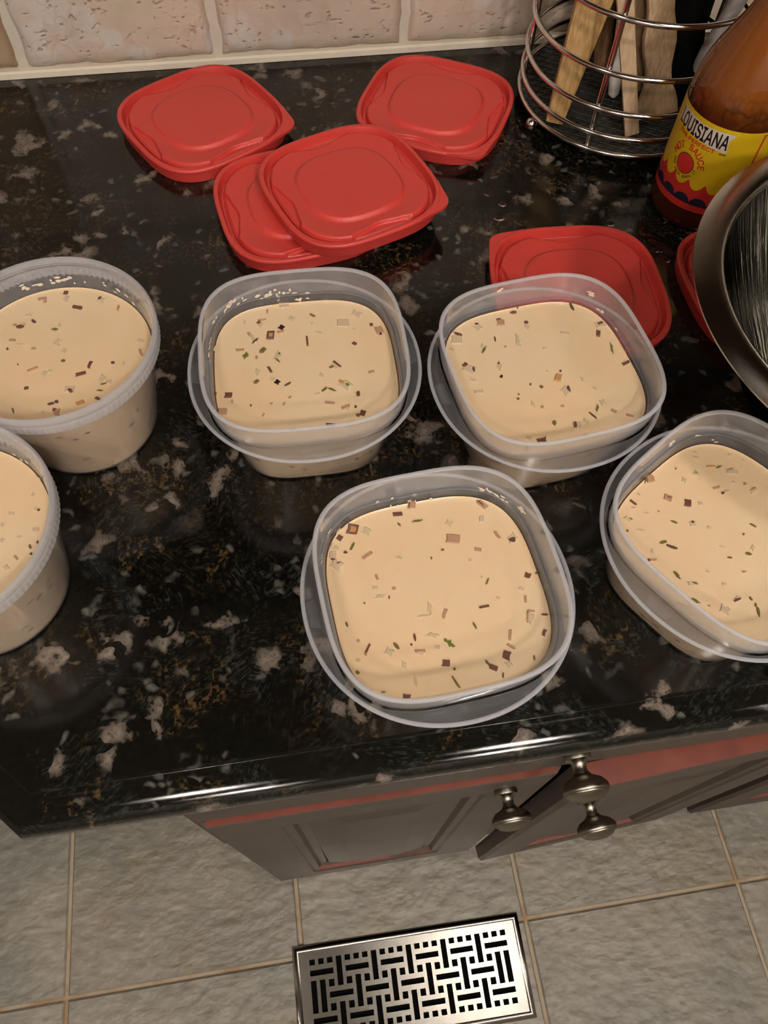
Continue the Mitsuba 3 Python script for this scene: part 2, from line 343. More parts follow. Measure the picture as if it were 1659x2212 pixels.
part(k, 'duct', reg(trimesh.creation.box(bounds=[[.010, -RD+.010, .0003], [RW-.010, -.010, .0010]])), 'void_black', False)
tag(k, 'brushed nickel floor register with basketweave slots in the slate tiles', 'floor vent')

# where each bit lies on the soup: x, y, length, width in tenths of a millimetre, turn in degrees, kind
PIECES = {
    'F': '4835,-5027,47,21,-2,d;4919,-4979,42,43,-8,p;4907,-4980,39,8,-107,d;4934,-5084,47,10,3,g;4834,-5093,24,8,-52,g;4582,-5084,54,54,-19,d;4585,-5088,35,35,-19,o;4654,-5103,42,47,-8,e;4508,-5126,27,28,-41,d;4569,-5184,47,13,-125,g;4484,-5182,32,25,-8,e;4528,-5216,18,12,-8,k;4638,-5250,55,14,30,p;4469,-5277,58,59,-8,s;4458,-5247,27,8,-14,k;4485,-5271,20,8,14,k;4459,-5220,40,33,-97,s;5103,-5216,69,47,-13,p;5303,-5030,60,28,-54,p;5295,-5026,49,10,-54,k;5279,-5121,36,22,-102,s;5419,-5252,59,38,-121,s;5415,-5267,39,26,18,k;5342,-5226,46,15,-69,p;5222,-5297,32,16,-14,p;5036,-5273,16,9,-8,g;4805,-5284,32,20,-19,e;5448,-5480,30,28,-30,d;5499,-5473,18,14,-8,g;5233,-5482,36,9,-125,g;4652,-5436,25,13,-8,s;4670,-5487,44,21,8,e;4716,-5500,19,7,-99,k;4910,-5583,56,20,-91,s;4878,-5623,53,10,-3,e;4980,-5626,51,17,-119,p;5186,-5618,47,10,4,d;5117,-5709,36,10,-77,g;5406,-5606,38,11,-104,p;5408,-5706,58,37,-104,s;5416,-5676,35,8,-8,p;5392,-5704,56,7,-104,p;5481,-5704,35,8,-8,k;5455,-5796,34,17,-123,d;4484,-5615,29,11,-78,g;5283,-5783,53,12,-108,p;5273,-5843,42,10,-41,p;5242,-5884,41,37,-117,d;4809,-5731,41,12,-90,k;4975,-5782,39,23,-51,G;4957,-5766,15,14,-8,g;4987,-5797,20,13,-29,G;4713,-5762,43,16,-60,g;4670,-5783,41,37,-8,e;4569,-5755,58,9,-122,d;4557,-5780,14,10,-98,o;4823,-5801,47,9,-8,p;4822,-5809,43,19,-8,s;4938,-5880,36,30,-13,d;4974,-5916,12,12,-8,g;5164,-5936,37,23,-29,d;5140,-5909,34,11,-67,g;4966,-5979,73,9,-66,g;4776,-5947,41,13,-90,e;4505,-5866,22,15,-49,g;5374,-5916,23,9,-104,g;5202,-5979,26,8,-103,g;4721,-6016,35,20,-16,d;4615,-5980,22,5,-8,g;4897,-5730,52,22,-8,s;4786,-5764,12,9,-8,k;5244,-5928,33,27,-40,s;4969,-5312,14,9,-100,g;5397,-5547,27,19,-8,s;4517,-5805,20,16,-8,e;4736,-5859,31,19,-80,e;5266,-5581,18,15,-8,e;5099,-5118,37,32,-8,s;4748,-5454,18,12,-8,p;4670,-5380,29,13,-80,p;4588,-5513,9,9,-8,g;4530,-5707,12,11,33,p;5169,-5351,15,14,-8,s;5208,-5453,11,12,-8,s;4911,-5795,22,16,-8,s',
    'C': '4362,-3439,55,50,6,s;4370,-3420,43,12,3,k;4530,-3551,44,10,-39,g;4468,-3417,14,19,-7,p;4255,-3482,29,10,-95,p;4196,-3578,39,38,-8,s;4195,-3569,23,17,31,d;4331,-3622,29,36,-8,b;4259,-3677,60,43,-98,d;4261,-3680,35,25,-98,o;4152,-3694,67,16,-67,s;4131,-3655,32,18,-71,p;4165,-3710,53,12,42,k;4323,-3659,39,13,12,p;4478,-3752,75,11,-92,d;4561,-3695,52,16,-27,s;4712,-3640,66,57,-8,s;4802,-3573,61,52,-7,s;4762,-3812,26,17,-39,d;4771,-3697,29,13,-8,s;4886,-3676,19,18,-8,d;4928,-3726,58,42,-79,p;4933,-3756,14,15,-8,b;4066,-3772,47,17,-4,p;4098,-3817,44,25,-114,G;4202,-3794,45,30,36,g;4287,-3854,66,38,-111,e;4285,-3882,33,9,-53,g;4300,-3832,23,9,46,g;4161,-3844,24,13,-94,p;4233,-3945,46,14,-71,d;4269,-4044,26,33,-8,b;4240,-4020,28,23,-8,e;4147,-4028,32,21,24,g;4329,-4072,46,9,29,k;4636,-3958,60,14,-54,d;4623,-3969,47,26,-54,s;4601,-3976,28,13,5,g;4833,-4045,36,14,11,p;4668,-4115,69,60,-20,e;4678,-4122,24,18,-43,G;4647,-4095,34,16,-43,o;4540,-4139,45,13,39,g;4584,-4145,42,11,-32,g;4495,-4162,26,11,17,s;4733,-4194,34,22,-106,k;3977,-4104,42,34,-8,d;3997,-4154,23,9,-93,p;3938,-4218,45,42,-8,p;4560,-4240,55,14,-14,p;4647,-4280,51,18,17,p;4655,-4292,27,22,-8,s;4706,-4288,13,14,-8,d;4741,-4338,35,28,-114,d;4711,-4351,22,20,16,g;4221,-4200,14,10,-8,p;4295,-4210,22,8,-112,p;4170,-4272,21,8,-120,p;4544,-4397,54,20,-13,d;4664,-4395,44,26,-20,s;4332,-4396,23,7,4,k;3907,-4088,29,8,-101,g;4103,-4198,10,10,-8,k;4109,-3548,31,14,-94,e;4395,-3559,39,39,-7,e;4522,-3612,23,12,-96,e;4534,-4026,28,31,-8,e;4216,-3549,48,8,3,p;4157,-3952,47,28,-94,e;4334,-4169,17,9,29,p',
    'D': '5784,-3719,43,20,-1,k;5815,-3681,20,13,-103,g;5682,-3790,44,44,-8,p;5675,-3764,24,11,5,k;5843,-3811,27,19,-34,k;5835,-3844,31,41,-8,s;6157,-3716,69,15,-81,k;6155,-3697,26,29,-7,s;6298,-3885,59,45,11,s;6300,-3878,35,16,16,d;6266,-3956,47,23,-110,d;5534,-3805,53,46,-34,s;5534,-3784,25,12,-21,k;5397,-3847,55,15,-34,k;5381,-3889,62,64,-8,s;5618,-3918,34,9,-91,k;5530,-3996,54,15,-126,g;5534,-3967,41,40,-8,e;5754,-3956,58,28,-96,e;5755,-3983,25,19,-8,s;6057,-3926,47,19,-14,s;6314,-4077,69,12,-95,G;6365,-4206,51,17,21,d;6364,-4196,27,26,-8,s;5413,-4124,71,53,-33,s;5395,-4090,23,28,-45,d;5438,-4131,37,13,-86,k;5601,-4123,57,26,-103,s;5599,-4107,14,15,-8,k;5418,-4208,44,18,-8,s;5433,-4297,54,25,-2,s;5592,-4205,14,18,-8,b;5928,-4260,54,35,-116,o;5943,-4359,55,53,-27,s;5967,-4348,47,15,-89,k;5812,-4314,18,20,-8,g;5752,-4287,11,14,-8,k;6069,-4288,34,14,-75,s;5653,-4382,16,11,-8,g;5732,-4429,36,15,-83,e;6098,-4508,47,12,-110,G;6056,-4556,56,7,-58,k;6187,-4541,33,17,-46,p;6271,-4587,42,11,-27,p;5946,-4609,41,43,-8,s;5937,-4605,43,19,-109,k;6006,-4591,33,40,-8,e;5821,-4578,27,21,-88,g;5717,-4688,45,29,4,d;5739,-4678,35,11,-121,g;5976,-4689,19,16,-8,g;5624,-4727,43,23,-104,s;5906,-4027,21,12,-8,s;6141,-4470,39,37,-46,s;5759,-3916,38,22,-87,e;5876,-4202,14,15,-8,s;5956,-4213,14,13,-8,k;5650,-4660,29,23,-8,s;5340,-3961,31,13,-33,s;5669,-3985,12,11,-8,o;6122,-4362,29,15,-34,e;5780,-4458,14,15,-8,p;5899,-4468,18,12,-8,p;5665,-4350,8,10,-8,g',
    'G': '6693,-4971,37,9,13,g;6647,-4961,45,9,-8,o;6591,-4857,28,16,-20,e;6587,-4889,29,17,-8,s;6752,-5012,56,30,-14,s;6746,-4998,40,6,13,p;6549,-4994,32,31,-8,e;6549,-4990,10,10,-8,g;6443,-4948,7,9,-8,k;6276,-4992,43,41,3,p;6287,-4981,34,8,-32,p;6250,-4996,43,9,-120,g;6336,-5125,39,34,-32,p;6342,-5124,27,8,-32,k;6435,-5171,35,42,-20,d;6135,-5127,41,10,-54,d;6129,-5157,21,11,-8,s;6073,-5220,48,23,-20,e;6090,-5225,16,7,-44,g;6123,-5297,40,12,-14,s;6322,-5278,36,8,-34,g;6420,-5292,17,15,13,k;6418,-5300,32,28,-8,s;6629,-5101,39,10,5,p;6652,-5138,16,15,-8,k;6677,-5130,29,16,22,s;6827,-5145,47,18,26,s;6834,-5137,25,7,22,p;6744,-5358,39,8,-45,g;6221,-5387,38,16,3,g;6256,-5420,64,13,-29,k;6654,-5518,29,16,-14,g;6545,-5525,21,5,-14,d;6132,-5480,38,8,-8,p;6111,-5477,16,8,-67,k;6231,-5582,41,15,-68,g;6298,-5639,46,22,-8,s;6308,-5640,28,7,-37,k;6460,-5665,20,15,-8,s;6277,-5735,40,14,-41,g;6496,-5761,36,10,16,d;6504,-5750,30,17,-8,s;6567,-5764,24,9,-69,g;6579,-5838,44,14,-98,g;6579,-5803,21,9,-112,g;6409,-5803,46,46,-8,s;6050,-5294,11,8,-8,g;6499,-5334,21,19,-8,s;6671,-5401,10,11,-8,g;6526,-5455,27,9,-20,s;6212,-5747,73,12,-33,s;6187,-5200,25,8,-8,s;6465,-5024,31,23,-91,e;6182,-5079,18,13,-8,s;6797,-5099,14,12,-8,p;6737,-5080,17,13,-8,s;6148,-5426,23,9,-108,s;6400,-5584,20,12,-8,s;6339,-5772,12,6,-31,p;6591,-5615,20,6,-8,p;6504,-5183,21,21,-8,s;6239,-4926,21,10,-8,p;6258,-5202,7,6,-8,p;6847,-4942,20,13,-47,s;6784,-4899,17,12,-8,s;6692,-5484,31,20,-112,s;6075,-5479,24,22,-8,s',
    'A': '2911,-3307,46,18,7,p;2929,-3332,16,16,-7,p;3049,-3274,25,22,-7,d;3053,-3317,34,47,-7,s;3122,-3405,55,21,-20,d;3255,-3348,23,17,34,k;3367,-3441,41,10,-101,p;2835,-3430,47,20,14,s;2797,-3517,46,24,-1,k;2807,-3499,26,30,35,s;2869,-3485,35,16,-41,k;2998,-3564,27,16,-8,G;3022,-3535,22,21,-8,e;3017,-3662,45,33,-107,s;3024,-3689,18,17,-8,s;2801,-3653,67,14,-14,s;2756,-3618,33,15,-8,p;2886,-3854,56,11,22,p;3160,-3925,56,18,11,d;3210,-3864,49,16,-109,d;3280,-3971,50,34,-101,e;3291,-4016,33,7,5,g;3317,-4003,32,27,-8,s;3108,-4040,32,22,-41,k;3103,-4029,47,41,-8,s;3340,-3867,19,17,-31,k;3498,-3716,41,21,-32,s;3500,-3810,52,14,-75,p;3271,-4061,28,8,-8,G;3003,-4119,34,15,5,k;3034,-4110,22,18,19,k;3040,-4182,43,28,-95,p;3026,-4164,19,16,-8,d;3264,-4120,36,14,-41,d;2861,-3989,22,15,5,d;2800,-4140,35,9,-75,g;3164,-4133,41,24,19,o;3057,-3815,22,16,-8,g;2883,-3699,22,12,-8,p;2955,-3892,28,36,-8,e;2985,-3879,31,17,19,e;2734,-3683,10,13,-8,k;2802,-3809,6,9,-8,k;3266,-3361,46,38,-7,s;2960,-4168,15,13,-8,s;3059,-3737,26,26,-8,e;3401,-3875,25,11,-89,s;2763,-3501,16,15,-8,p',
    'B': '2977,-4807,33,13,-24,s;2985,-4816,13,11,-8,k;2955,-5024,25,11,-70,g;2964,-5067,9,11,-8,k;2890,-5078,27,8,-54,p;2846,-5124,30,23,-28,s;2808,-4878,21,22,-8,e;2895,-4956,21,15,-8,s;2977,-4929,30,20,-8,s;2950,-4719,14,16,-8,s;2991,-5004,15,7,-95,k;2813,-4966,23,22,-8,e;2848,-4817,25,16,-8,s',
}
DROPS = [(0.7379, -0.2444, 0.00236), (0.7457, -0.2527, 0.00197), (0.7226, -0.2743, 0.00276), (0.7273, -0.2849, 0.00315), (0.6961, -0.2423, 0.00276), (0.7257, -0.2752, 0.00197), (0.617, -0.2089, 0.00315), (0.6109, -0.2241, 0.00394), (0.6782, -0.2011, 0.00177), (0.6939, -0.1839, 0.00177), (0.6786, -0.2786, 0.00177)]
# ---------------------------------------------------------------- tubs of soup
TH = np.arange(160)/160*2*np.pi
A_, N_, FB, FN, C_, CN, HR, HF = .0590, 3.25, .0686, 2.1, .0449, 3.55, .0748, .0565
def tub_r(z): return C_+(A_-.0030-C_)*(z/HF)
def tub_n(z): return CN+(N_-CN)*(z/HF)
def L_(r, n, z): return ring(r, n, z, TH)
body_ply = mikit.ply(loft([L_(C_-.004, CN, 0), L_(C_-.001, CN, .0006), L_(C_+.0002, CN, .0025)]+[L_(tub_r(z), tub_n(z), z) for z in np.linspace(.006, HF, 12)]
    + [L_(tub_r(z)-.0008, tub_n(z), z) for z in np.linspace(HF, .006, 12)] + [L_(C_-.0012, CN, .003), L_(C_-.005, CN, .0014)]), 'tub_clear', smooth=40)
collar_ply = mikit.ply(loft([L_(A_-.0030, N_, HF+.0002), L_(A_-.0012, N_, HF+.0004), L_(A_-.0006, N_, HF+.004), L_(A_, N_, HR-.001), L_(A_-.0008, N_, HR-.001), L_(A_-.0014, N_, HF+.004), L_(A_-.0022, N_, HF+.0012), L_(A_-.0038, N_, HF+.0006)], closed=True), 'tub_collar', smooth=40)
def bead(r, n, z, rad, m=8):
    return [ring(r+rad*math.cos(t), n, z+rad*math.sin(t), TH) for t in np.arange(m)/m*2*np.pi]
rim_ply = mikit.ply(loft(bead(A_-.0003, N_, HR-.0008, .00115), closed=True), 'tub_rim', smooth=True)
flange_ply = mikit.ply(loft([L_(A_+.0000, N_, HF-.0002), L_(FB-.001, FN, HF-.0002), L_(FB-.001, FN, HF+.0008), L_(A_+.0000, N_, HF+.0008)], closed=True), 'tub_flange', smooth=40)
lip_ply = mikit.ply(loft(bead(FB-.0004, FN, HF-.0002, .0011), closed=True), 'tub_rim', smooth=True)
tb = Polygon([(-.008, -.0026), (.008, -.0026), (.0062, .0026), (-.0062, .0026)])
tbm = trimesh.creation.extrude_polygon(tb, .0006, engine='earcut')
def soup_mesh(rf, nf, z0, z1, m=160):
    th = np.arange(m)/m*2*np.pi
    z = np.linspace(z0, z1, 9)
    top = [(rf(z1), .0005), (rf(z1)-.0005, .0001), (rf(z1)-.0013, -.0002), (rf(z1)-.003, -.0003)]
    lo = [ring(rf(z0)-.002, nf(z0), z0-.0003, th)]+[ring(rf(q), nf(q), q, th) for q in z] + [ring(r, nf(z1), z1+d, th) for r, d in top] + [ring(rf(z1)*f, nf(z1), z1-.0003, th) for f in (.8, .5, .2)]
    return loft(lo)
def blob(kind, seed):
    r = np.random.default_rng(seed); m = 8 if kind == 'dice' else 11
    t = np.arange(m)/m*2*np.pi+(math.pi/4 if kind == 'dice' else 0)
    if kind == 'dice': k = 1/np.maximum(np.abs(np.cos(t)), np.abs(np.sin(t)))*(1+.09*r.normal(size=m))
    elif kind == 'strip': k = 1+.16*r.normal(size=m)
    else: k = .95+np.where(np.arange(m) % 3 == 0, .42, -.12)+.15*r.normal(size=m)
    k = np.clip(k, .55, 1.5)*.5
    xy = np.stack([k*np.cos(t), k*np.sin(t)], 1); bend = .25*(xy[:, 0]**2)*(1 if kind == 'strip' else 0)
    def lp(s, z): return np.stack([xy[:, 0]*s, (xy[:, 1]+bend)*s, np.full(m, z)], 1)
    return loft([lp(1, -1.0), lp(1.0, .45), lp(.86, 1.0)])
BLOBS = {k: [mikit.ply(blob(k, 10*i+s), None, smooth=25) for s in range(4)] for i, k in enumerate(('dice', 'strip', 'herb'))}
SHAPE = {'d': 'dice', 'p': 'dice', 'k': 'strip', 's': 'dice', 'e': 'herb', 'g': 'strip', 'G': 'herb', 'o': 'dice', 'b': 'herb'}
NAME = {'d': 'vegetable_piece', 'p': 'vegetable_piece', 'k': 'vegetable_piece', 's': 'sunken_piece', 'e': 'sunken_piece', 'g': 'herb_flake', 'G': 'herb_flake', 'o': 'vegetable_piece', 'b': 'peppercorn'}
def pieces(key, data, z):
    for i, e in enumerate(data.split(';')):
        x, y, l, w, a, t = e.split(',')
        x, y, l, w = (float(v)*1e-4 for v in (x, y, l, w))
        hgt = .00042 if t in 'se' else .00065
        z_ = H+z-.0003+(.00012 if t in 'se' else .0002)+.00002*(i % 7)
        k = child(key, NAME[t])
        scene[k] = {**BLOBS['herb' if t == 's' and i % 2 else SHAPE[t]][i % 4], 'bsdf': {'type': 'ref', 'id': PIECE[t][0]}, 'to_world': T().translate([x, y, z_]).rotate([0, 0, 1], float(a)).scale([l*1.05, w*1.05, hgt])}
def specks(key, rf, nf, z, cx, cy, th, seed, n=70):
    r = np.random.default_rng(seed); ms = []
    for _ in range(n):
        t, q = r.uniform(0, 2*np.pi), np.sqrt(r.uniform(0, .88)); k = rf(z)*q/(abs(np.cos(t))**nf(z)+abs(np.sin(t))**nf(z))**(1/nf(z))
        b = trimesh.creation.icosphere(subdivisions=0, radius=1); b.apply_scale([r.uniform(.0002, .0006), r.uniform(.00015, .0003), .0002]); 
        ms.append(move(move(b, 0, 0, 0, r.uniform(0, 3.1)), k*np.cos(t), k*np.sin(t), z-.00025))
    k = child(key, 'herb_specks'); put(k, move(join(*ms), cx, cy, H, th), 'bit_olive', False); tag(k, kind='stuff')
    ms = []
    for _ in range(46):       # bits seen through the side of the tub
        t, zz = r.uniform(0, 2*np.pi), r.uniform(.004, z-.006); k = (rf(zz)+.0001)/(abs(np.cos(t))**nf(zz)+abs(np.sin(t))**nf(zz))**(1/nf(zz))
        b = trimesh.creation.icosphere(subdivisions=1, radius=1); b.apply_scale([.0003, r.uniform(.0010, .0026), r.uniform(.0004, .0010)])
        ms.append(move(b, k*np.cos(t), k*np.sin(t), zz, 0) if False else move(move(b, 0, 0, 0, t), k*np.cos(t), k*np.sin(t), zz))
    k = child(key, 'side_bits'); put(k, move(join(*ms), cx, cy, H, th), 'bit_purple', 40); tag(k, kind='stuff')
def splashes(key, rf, nf, cx, cy, th, seed, spots):
    r = np.random.default_rng(seed)
    for t0, z0, n, sp in spots:
        ms = []
        for _ in range(n):
            t, zz = t0+r.normal()*sp, z0+r.normal()*.0016; k = (rf(zz)-.0012)/(abs(np.cos(t))**nf(zz)+abs(np.sin(t))**nf(zz))**(1/nf(zz))
            b = trimesh.creation.icosphere(subdivisions=1, radius=1); b.apply_scale([.00025, r.uniform(.0004, .0022), r.uniform(.0004, .0014)])
            ms.append(move(move(b, 0, 0, 0, t), k*np.cos(t), k*np.sin(t), zz))
        put(child(key, 'splash'), move(join(*ms), cx, cy, H, th), 'smear', 40)
def inner_r(z): return tub_r(z)-.0013 if z < HF else A_-.0016
TUBS = [
 ('C', .4446, -.3973, 1.557, .0520, 'square clear tub of soup between the round tub and another square tub', 'cream soup with many dark bits in the square tub next to the round tub', [(.75, .060, 16, .12), (.25, .0595, 16, .10), (-.05, .058, 8, .12), (1.25, .0575, 8, .07)]),
 ('D', .5848, -.4227, .1264, .0550, 'square clear tub of soup in front of the single red lid it partly hides', 'cream soup in the square tub that partly hides the single red lid', [(1.75, .071, 2, .01), (.75, .066, 5, .03), (2.6, .058, 6, .2), (.6, .057, 5, .2)]),
 ('F', .4961, -.5508, .0786, .0520, 'square clear tub of soup nearest the front edge of the worktop', 'cream soup in the square tub nearest the worktop edge', [(.85, .058, 12, .12), (.55, .064, 8, .03), (1.5, .0565, 10, .25), (2.4, .056, 8, .12)]),
 ('G', .6575, -.5419, .5834, .0505, 'square clear tub of soup in front of the steel bowl, cut by the picture edge', 'cream soup in the square tub in front of the steel bowl', [(.9, .056, 4, .1), (1.3, .066, 4, .02)]),
]
for q, x, y, th, z, lt, ls, sp in TUBS:
    k = numbered('square_tub'); w = TW(x, y, H+.0003, th)
    for nm, pl in (('body', body_ply), ('collar', collar_ply), ('rim', rim_ply), ('flange', flange_ply), ('flange_lip', lip_ply)): scene[child(k, nm)] = {**pl, 'to_world': w}
    for a in ((0, 1, 2, 3) if q == 'C' else (1, 3)):
        aa = a*math.pi/2+math.pi/2*0
        put(child(k, 'embossed_tab'), move(move(tbm, 0, .0638, HF+.0008, 0), 0, 0, 0, aa), 'tub_flange', False, w)
    tag(k, lt, 'food tub')
    s = numbered('soup'); 
    put(s, move(soup_mesh(lambda v: tub_r(v)-.0012, tub_n, .0024, z), x, y, H+.0003, th), 'soup', 40)
    tag(s, ls, 'soup')
    pieces(s, PIECES[q], z+.0003); specks(s, lambda v: tub_r(v)-.0012, tub_n, z, x, y, th, ord(q)); splashes(s, inner_r, lambda v: N_, x, y, th, ord(q)+1, sp)

# round ribbed tubs
DR, DB, DH = .0610, .0425, .0828
TD = np.arange(720)/720*2*np.pi
def deli_r(z): return DB+(DR-.0042-DB)*(z/(DH-.012)) if z < DH-.012 else DR-.0042
def R2(r, z, wav=None): return ring(r, 2.0, z, TD, wav)
zz = np.linspace(.003, DH-.0125, 10)
th2 = TD[::4]
def r2(r, z): return ring(r, 2.0, z, th2)
deli_body = mikit.ply(loft([r2(DB-.004, .0), r2(DB-.0008, .0006)]+[r2(deli_r(z), z) for z in zz]+[r2(DR-.0045, DH-.012), r2(DR-.0012, DH-.0005), r2(DR-.0020, DH-.0005), r2(DR-.0053, DH-.012)]+[r2(deli_r(z)-.0008, z) for z in zz[::-1]]+[r2(DB-.004, .0014)]), 'deli_clear', smooth=40)
tooth = .00028*np.clip(np.sin(TD*110)*1.6, -1, 1)
def zed(lp, dz): lp = lp.copy(); lp[:, 2] += dz; return lp
deli_band = mikit.ply(loft([zed(R2(DR-.0016, DH-.0128, tooth), tooth*1.6), zed(R2(DR-.0006, DH-.0123, tooth), tooth*1.6), R2(DR-.0006, DH-.0078, tooth*.3), R2(DR-.0012, DH-.0070), R2(DR-.0022, DH-.0070), zed(R2(DR-.0022, DH-.0128), tooth*1.6)], closed=True), 'deli_band', smooth=40)
def bead2(r, z, rr, rz, m=10): return [r2(r+rr*math.cos(t), z+rz*math.sin(t)) for t in np.arange(m)/m*2*np.pi]
deli_rim = mikit.ply(loft(bead2(DR-.0014, DH-.0030, .0015, .0030), closed=True), 'deli_band', smooth=True)
deli_ribs = join(*[move(move(trimesh.creation.box(bounds=[[-.0003, -.00025, DH-.0122], [.0017, .00025, DH-.0076]]), DR-.0040, 0, 0), 0, 0, 0, a) for a in np.arange(96)/96*2*np.pi])
deli_ribs = mikit.ply(deli_ribs, 'deli_band', smooth=False)
for q, x, y, z, lt, ls in (('A', .3028, -.3777, .0630, 'round clear plastic tub with ribbed rim, farther back, beside a square tub', 'cream soup in the round tub beside the square tub'),
                           ('B', .2513, -.4907, .0650, 'round clear tub with ribbed rim in front of the other round tub', 'cream soup in the round tub cut off by the left picture edge')):
    k = numbered('round_tub'); w = TW(x, y, H+.0003)
    for nm, pl in (('body', deli_body), ('rim', deli_rim), ('ribbed_band', deli_band), ('ribs', deli_ribs)): scene[child(k, nm)] = {**pl, 'to_world': w}
    tag(child(k, 'ribs')[:-4], kind='stuff'); tag(k, lt, 'food tub')
    s = numbered('soup')
    put(s, move(soup_mesh(lambda v: deli_r(v)-.0012, lambda v: 2.0, .0024, z), x, y, H+.0003), 'soup', 40); tag(s, ls, 'soup')
    pieces(s, PIECES[q], z+.0003); specks(s, lambda v: deli_r(v)-.0012, lambda v: 2.0, z, x, y, 0, ord(q)); splashes(s, lambda v: deli_r(v)-.0008, lambda v: 2.0, x, y, 0, ord(q)+1, [(1.1, DH-.0135, 14, .35), (1.9, DH-.0135, 10, .3)])

# ---------------------------------------------------------------- red lids
LA, LN = .0625, 3.2
def lid_mesh():
    m = 288; th = np.arange(m)/m*2*np.pi
    kn = [(1.0, 10.4), (.995, 11.5), (.985, 12.2), (.968, 12.3), (.945, 11.9), (.938, 10.6), (.930, 8.2), (.916, 5.2), (.900, 4.4), (.890, 5.0), (.882, 8.0), (.870, 10.4), (.855, 11.2), (.84, 11.25), (.80, 10.9), (.76, 10.5), (.72, 10.1), (.68, 9.8), (.645, 9.6), (.63, 9.7), (.612, 10.6), (.598, 11.7), (.585, 12.2), (.56, 12.4), (.4, 12.3), (.2, 12.2)]
    r0, z0 = np.array([a for a, _ in kn]), np.array([b for _, b in kn])
    fine = np.unique(np.concatenate([r0, np.linspace(.885, .64, 34)]))[::-1]
    zf = np.interp(fine[::-1], r0[::-1], z0[::-1])[::-1]
    loops = [ring(LA*.955, LN, 0, th), ring(LA*.965, LN, 0.0, th), ring(LA*.972, LN, .001, th), ring(LA*.988, LN, .0085, th), ring(LA*.998, LN, .0096, th)]
    for f, z in zip(fine, zf):
        nn = LN-.55*np.clip((1-f)/.4, 0, 1)
        lp = ring(LA*f, nn, z*1e-3, th)
        if .63 < f < .885:
            for s in range(4):
                c, q = math.cos(s*math.pi/2), math.sin(s*math.pi/2)
                tt, ss = (lp[:, 0]*c+lp[:, 1]*q)/LA, (-lp[:, 0]*q+lp[:, 1]*c)/LA
                lim = .872-.115*np.sqrt(np.clip(1-(ss/.40)**2, 0, 1))-.012*np.cos(ss*14)
                kk = np.clip((tt-lim)/.022, 0, 1)*np.clip((.41-np.abs(ss))/.025, 0, 1); kk = kk*kk*(3-2*kk)
                lp[:, 2] -= .0032*kk*np.clip((.885-f)/.012, 0, 1)
        loops.append(lp)
    cap_in = [ring(LA*.93, LN, .0055, th)]
    return loft(cap_in+loops, True, True)
lid_ply = mikit.ply(lid_mesh(), 'red_plastic', smooth=50)
def tab_mesh():
    d = np.linspace(-.34, .34, 25)+math.pi/4
    def lp(k, z): 
        r = ring(LA, LN, 0, d)[:, :2]; r = r*(1+k*np.exp(-((d-math.pi/4)/.16)**2))[:, None]; return r
    out, inn = lp(.085, 0), ring(LA*.985, LN, 0, d)[:, :2]
    pl = Polygon(np.vstack([out, inn[::-1]])).buffer(0)
    m = trimesh.creation.extrude_polygon(pl, .0022, engine='earcut'); m.apply_translation([0, 0, .0096]); return m
tab_ply = mikit.ply(tab_mesh(), 'red_plastic', smooth=30)
up4 = np.array([.4966, -.1962]); up4 = up4+(CAM[:2]-up4)*(.0026/(CAM[2]-H-.012))
for x, y, th, z, lt, tabbed in (
    (.3878, -.0869, -1.06, 0, 'square red plastic lid lying by the backsplash, the one farthest from the wire basket', 1),
    (.5840, -.0924, -2.067, 0, 'square red plastic lid lying beside the chrome wire basket', 1),
    (.4569, -.1989, .160, 0, 'square red plastic lid half covered by another lid on top of it', 0),
    (up4[0], up4[1], -1.22, .0128, 'square red plastic lid lying on top of another lid', 1),
    (.6477, -.3147, 1.517, 0, 'single square red plastic lid partly hidden behind a tub of soup', 1),
    (.7885, -.3290, .03, 0, 'square red plastic lid mostly hidden under the rim of the steel bowl', 0)):
    k = numbered('red_lid'); w = TW(x, y, H+.0003+z, th)
    scene[child(k, 'panel')] = {**lid_ply, 'to_world': w}; scene[child(k, 'pull_tab')] = {**tab_ply, 'to_world': w}
    tag(k, lt, 'lid')

# ---------------------------------------------------------------- steel bowl
BX, BY, BH = .7875, -.4510, .120
bp = [(.036, .0012), (.044, .0006), (.050, .004), (.057, .0125), (.0655, .024), (.0745, .037), (.084, .0500), (.0935, .066), (.1035, .084), (.1125, .102), (.1188, .1155)]
inn = [(r-.0011, z+.0006) for r, z in bp]
k = 'steel_bowl'
part(k, 'basin', move(lathe([(r, z) for r, z in bp]+[(r, z) for r, z in reversed(inn)], 120), BX, BY, H+.0003), 'steel_brushed', 40)
ru = [(.1177, .1158), (.1184, .1180), (.1196, .1196), (.1215, .1204), (.1245, .1206), (.1285, .1202), (.1320, .1194), (.1342, .1187), (.1354, .1183), (.1356, .1175), (.1350, .1170), (.1338, .1176), (.1285, .1192), (.1240, .1196), (.1206, .1186), (.1190, .1156)]
th3 = np.arange(160)/160*2*np.pi
part(k, 'rolled_rim', move(loft([ring(r, 2.0, z, th3) for r, z in reversed(ru)], closed=True), BX, BY, H+.0003), 'steel', 40)
tag(k, 'shiny stainless steel mixing bowl with wide rim at the right picture edge', 'bowl')

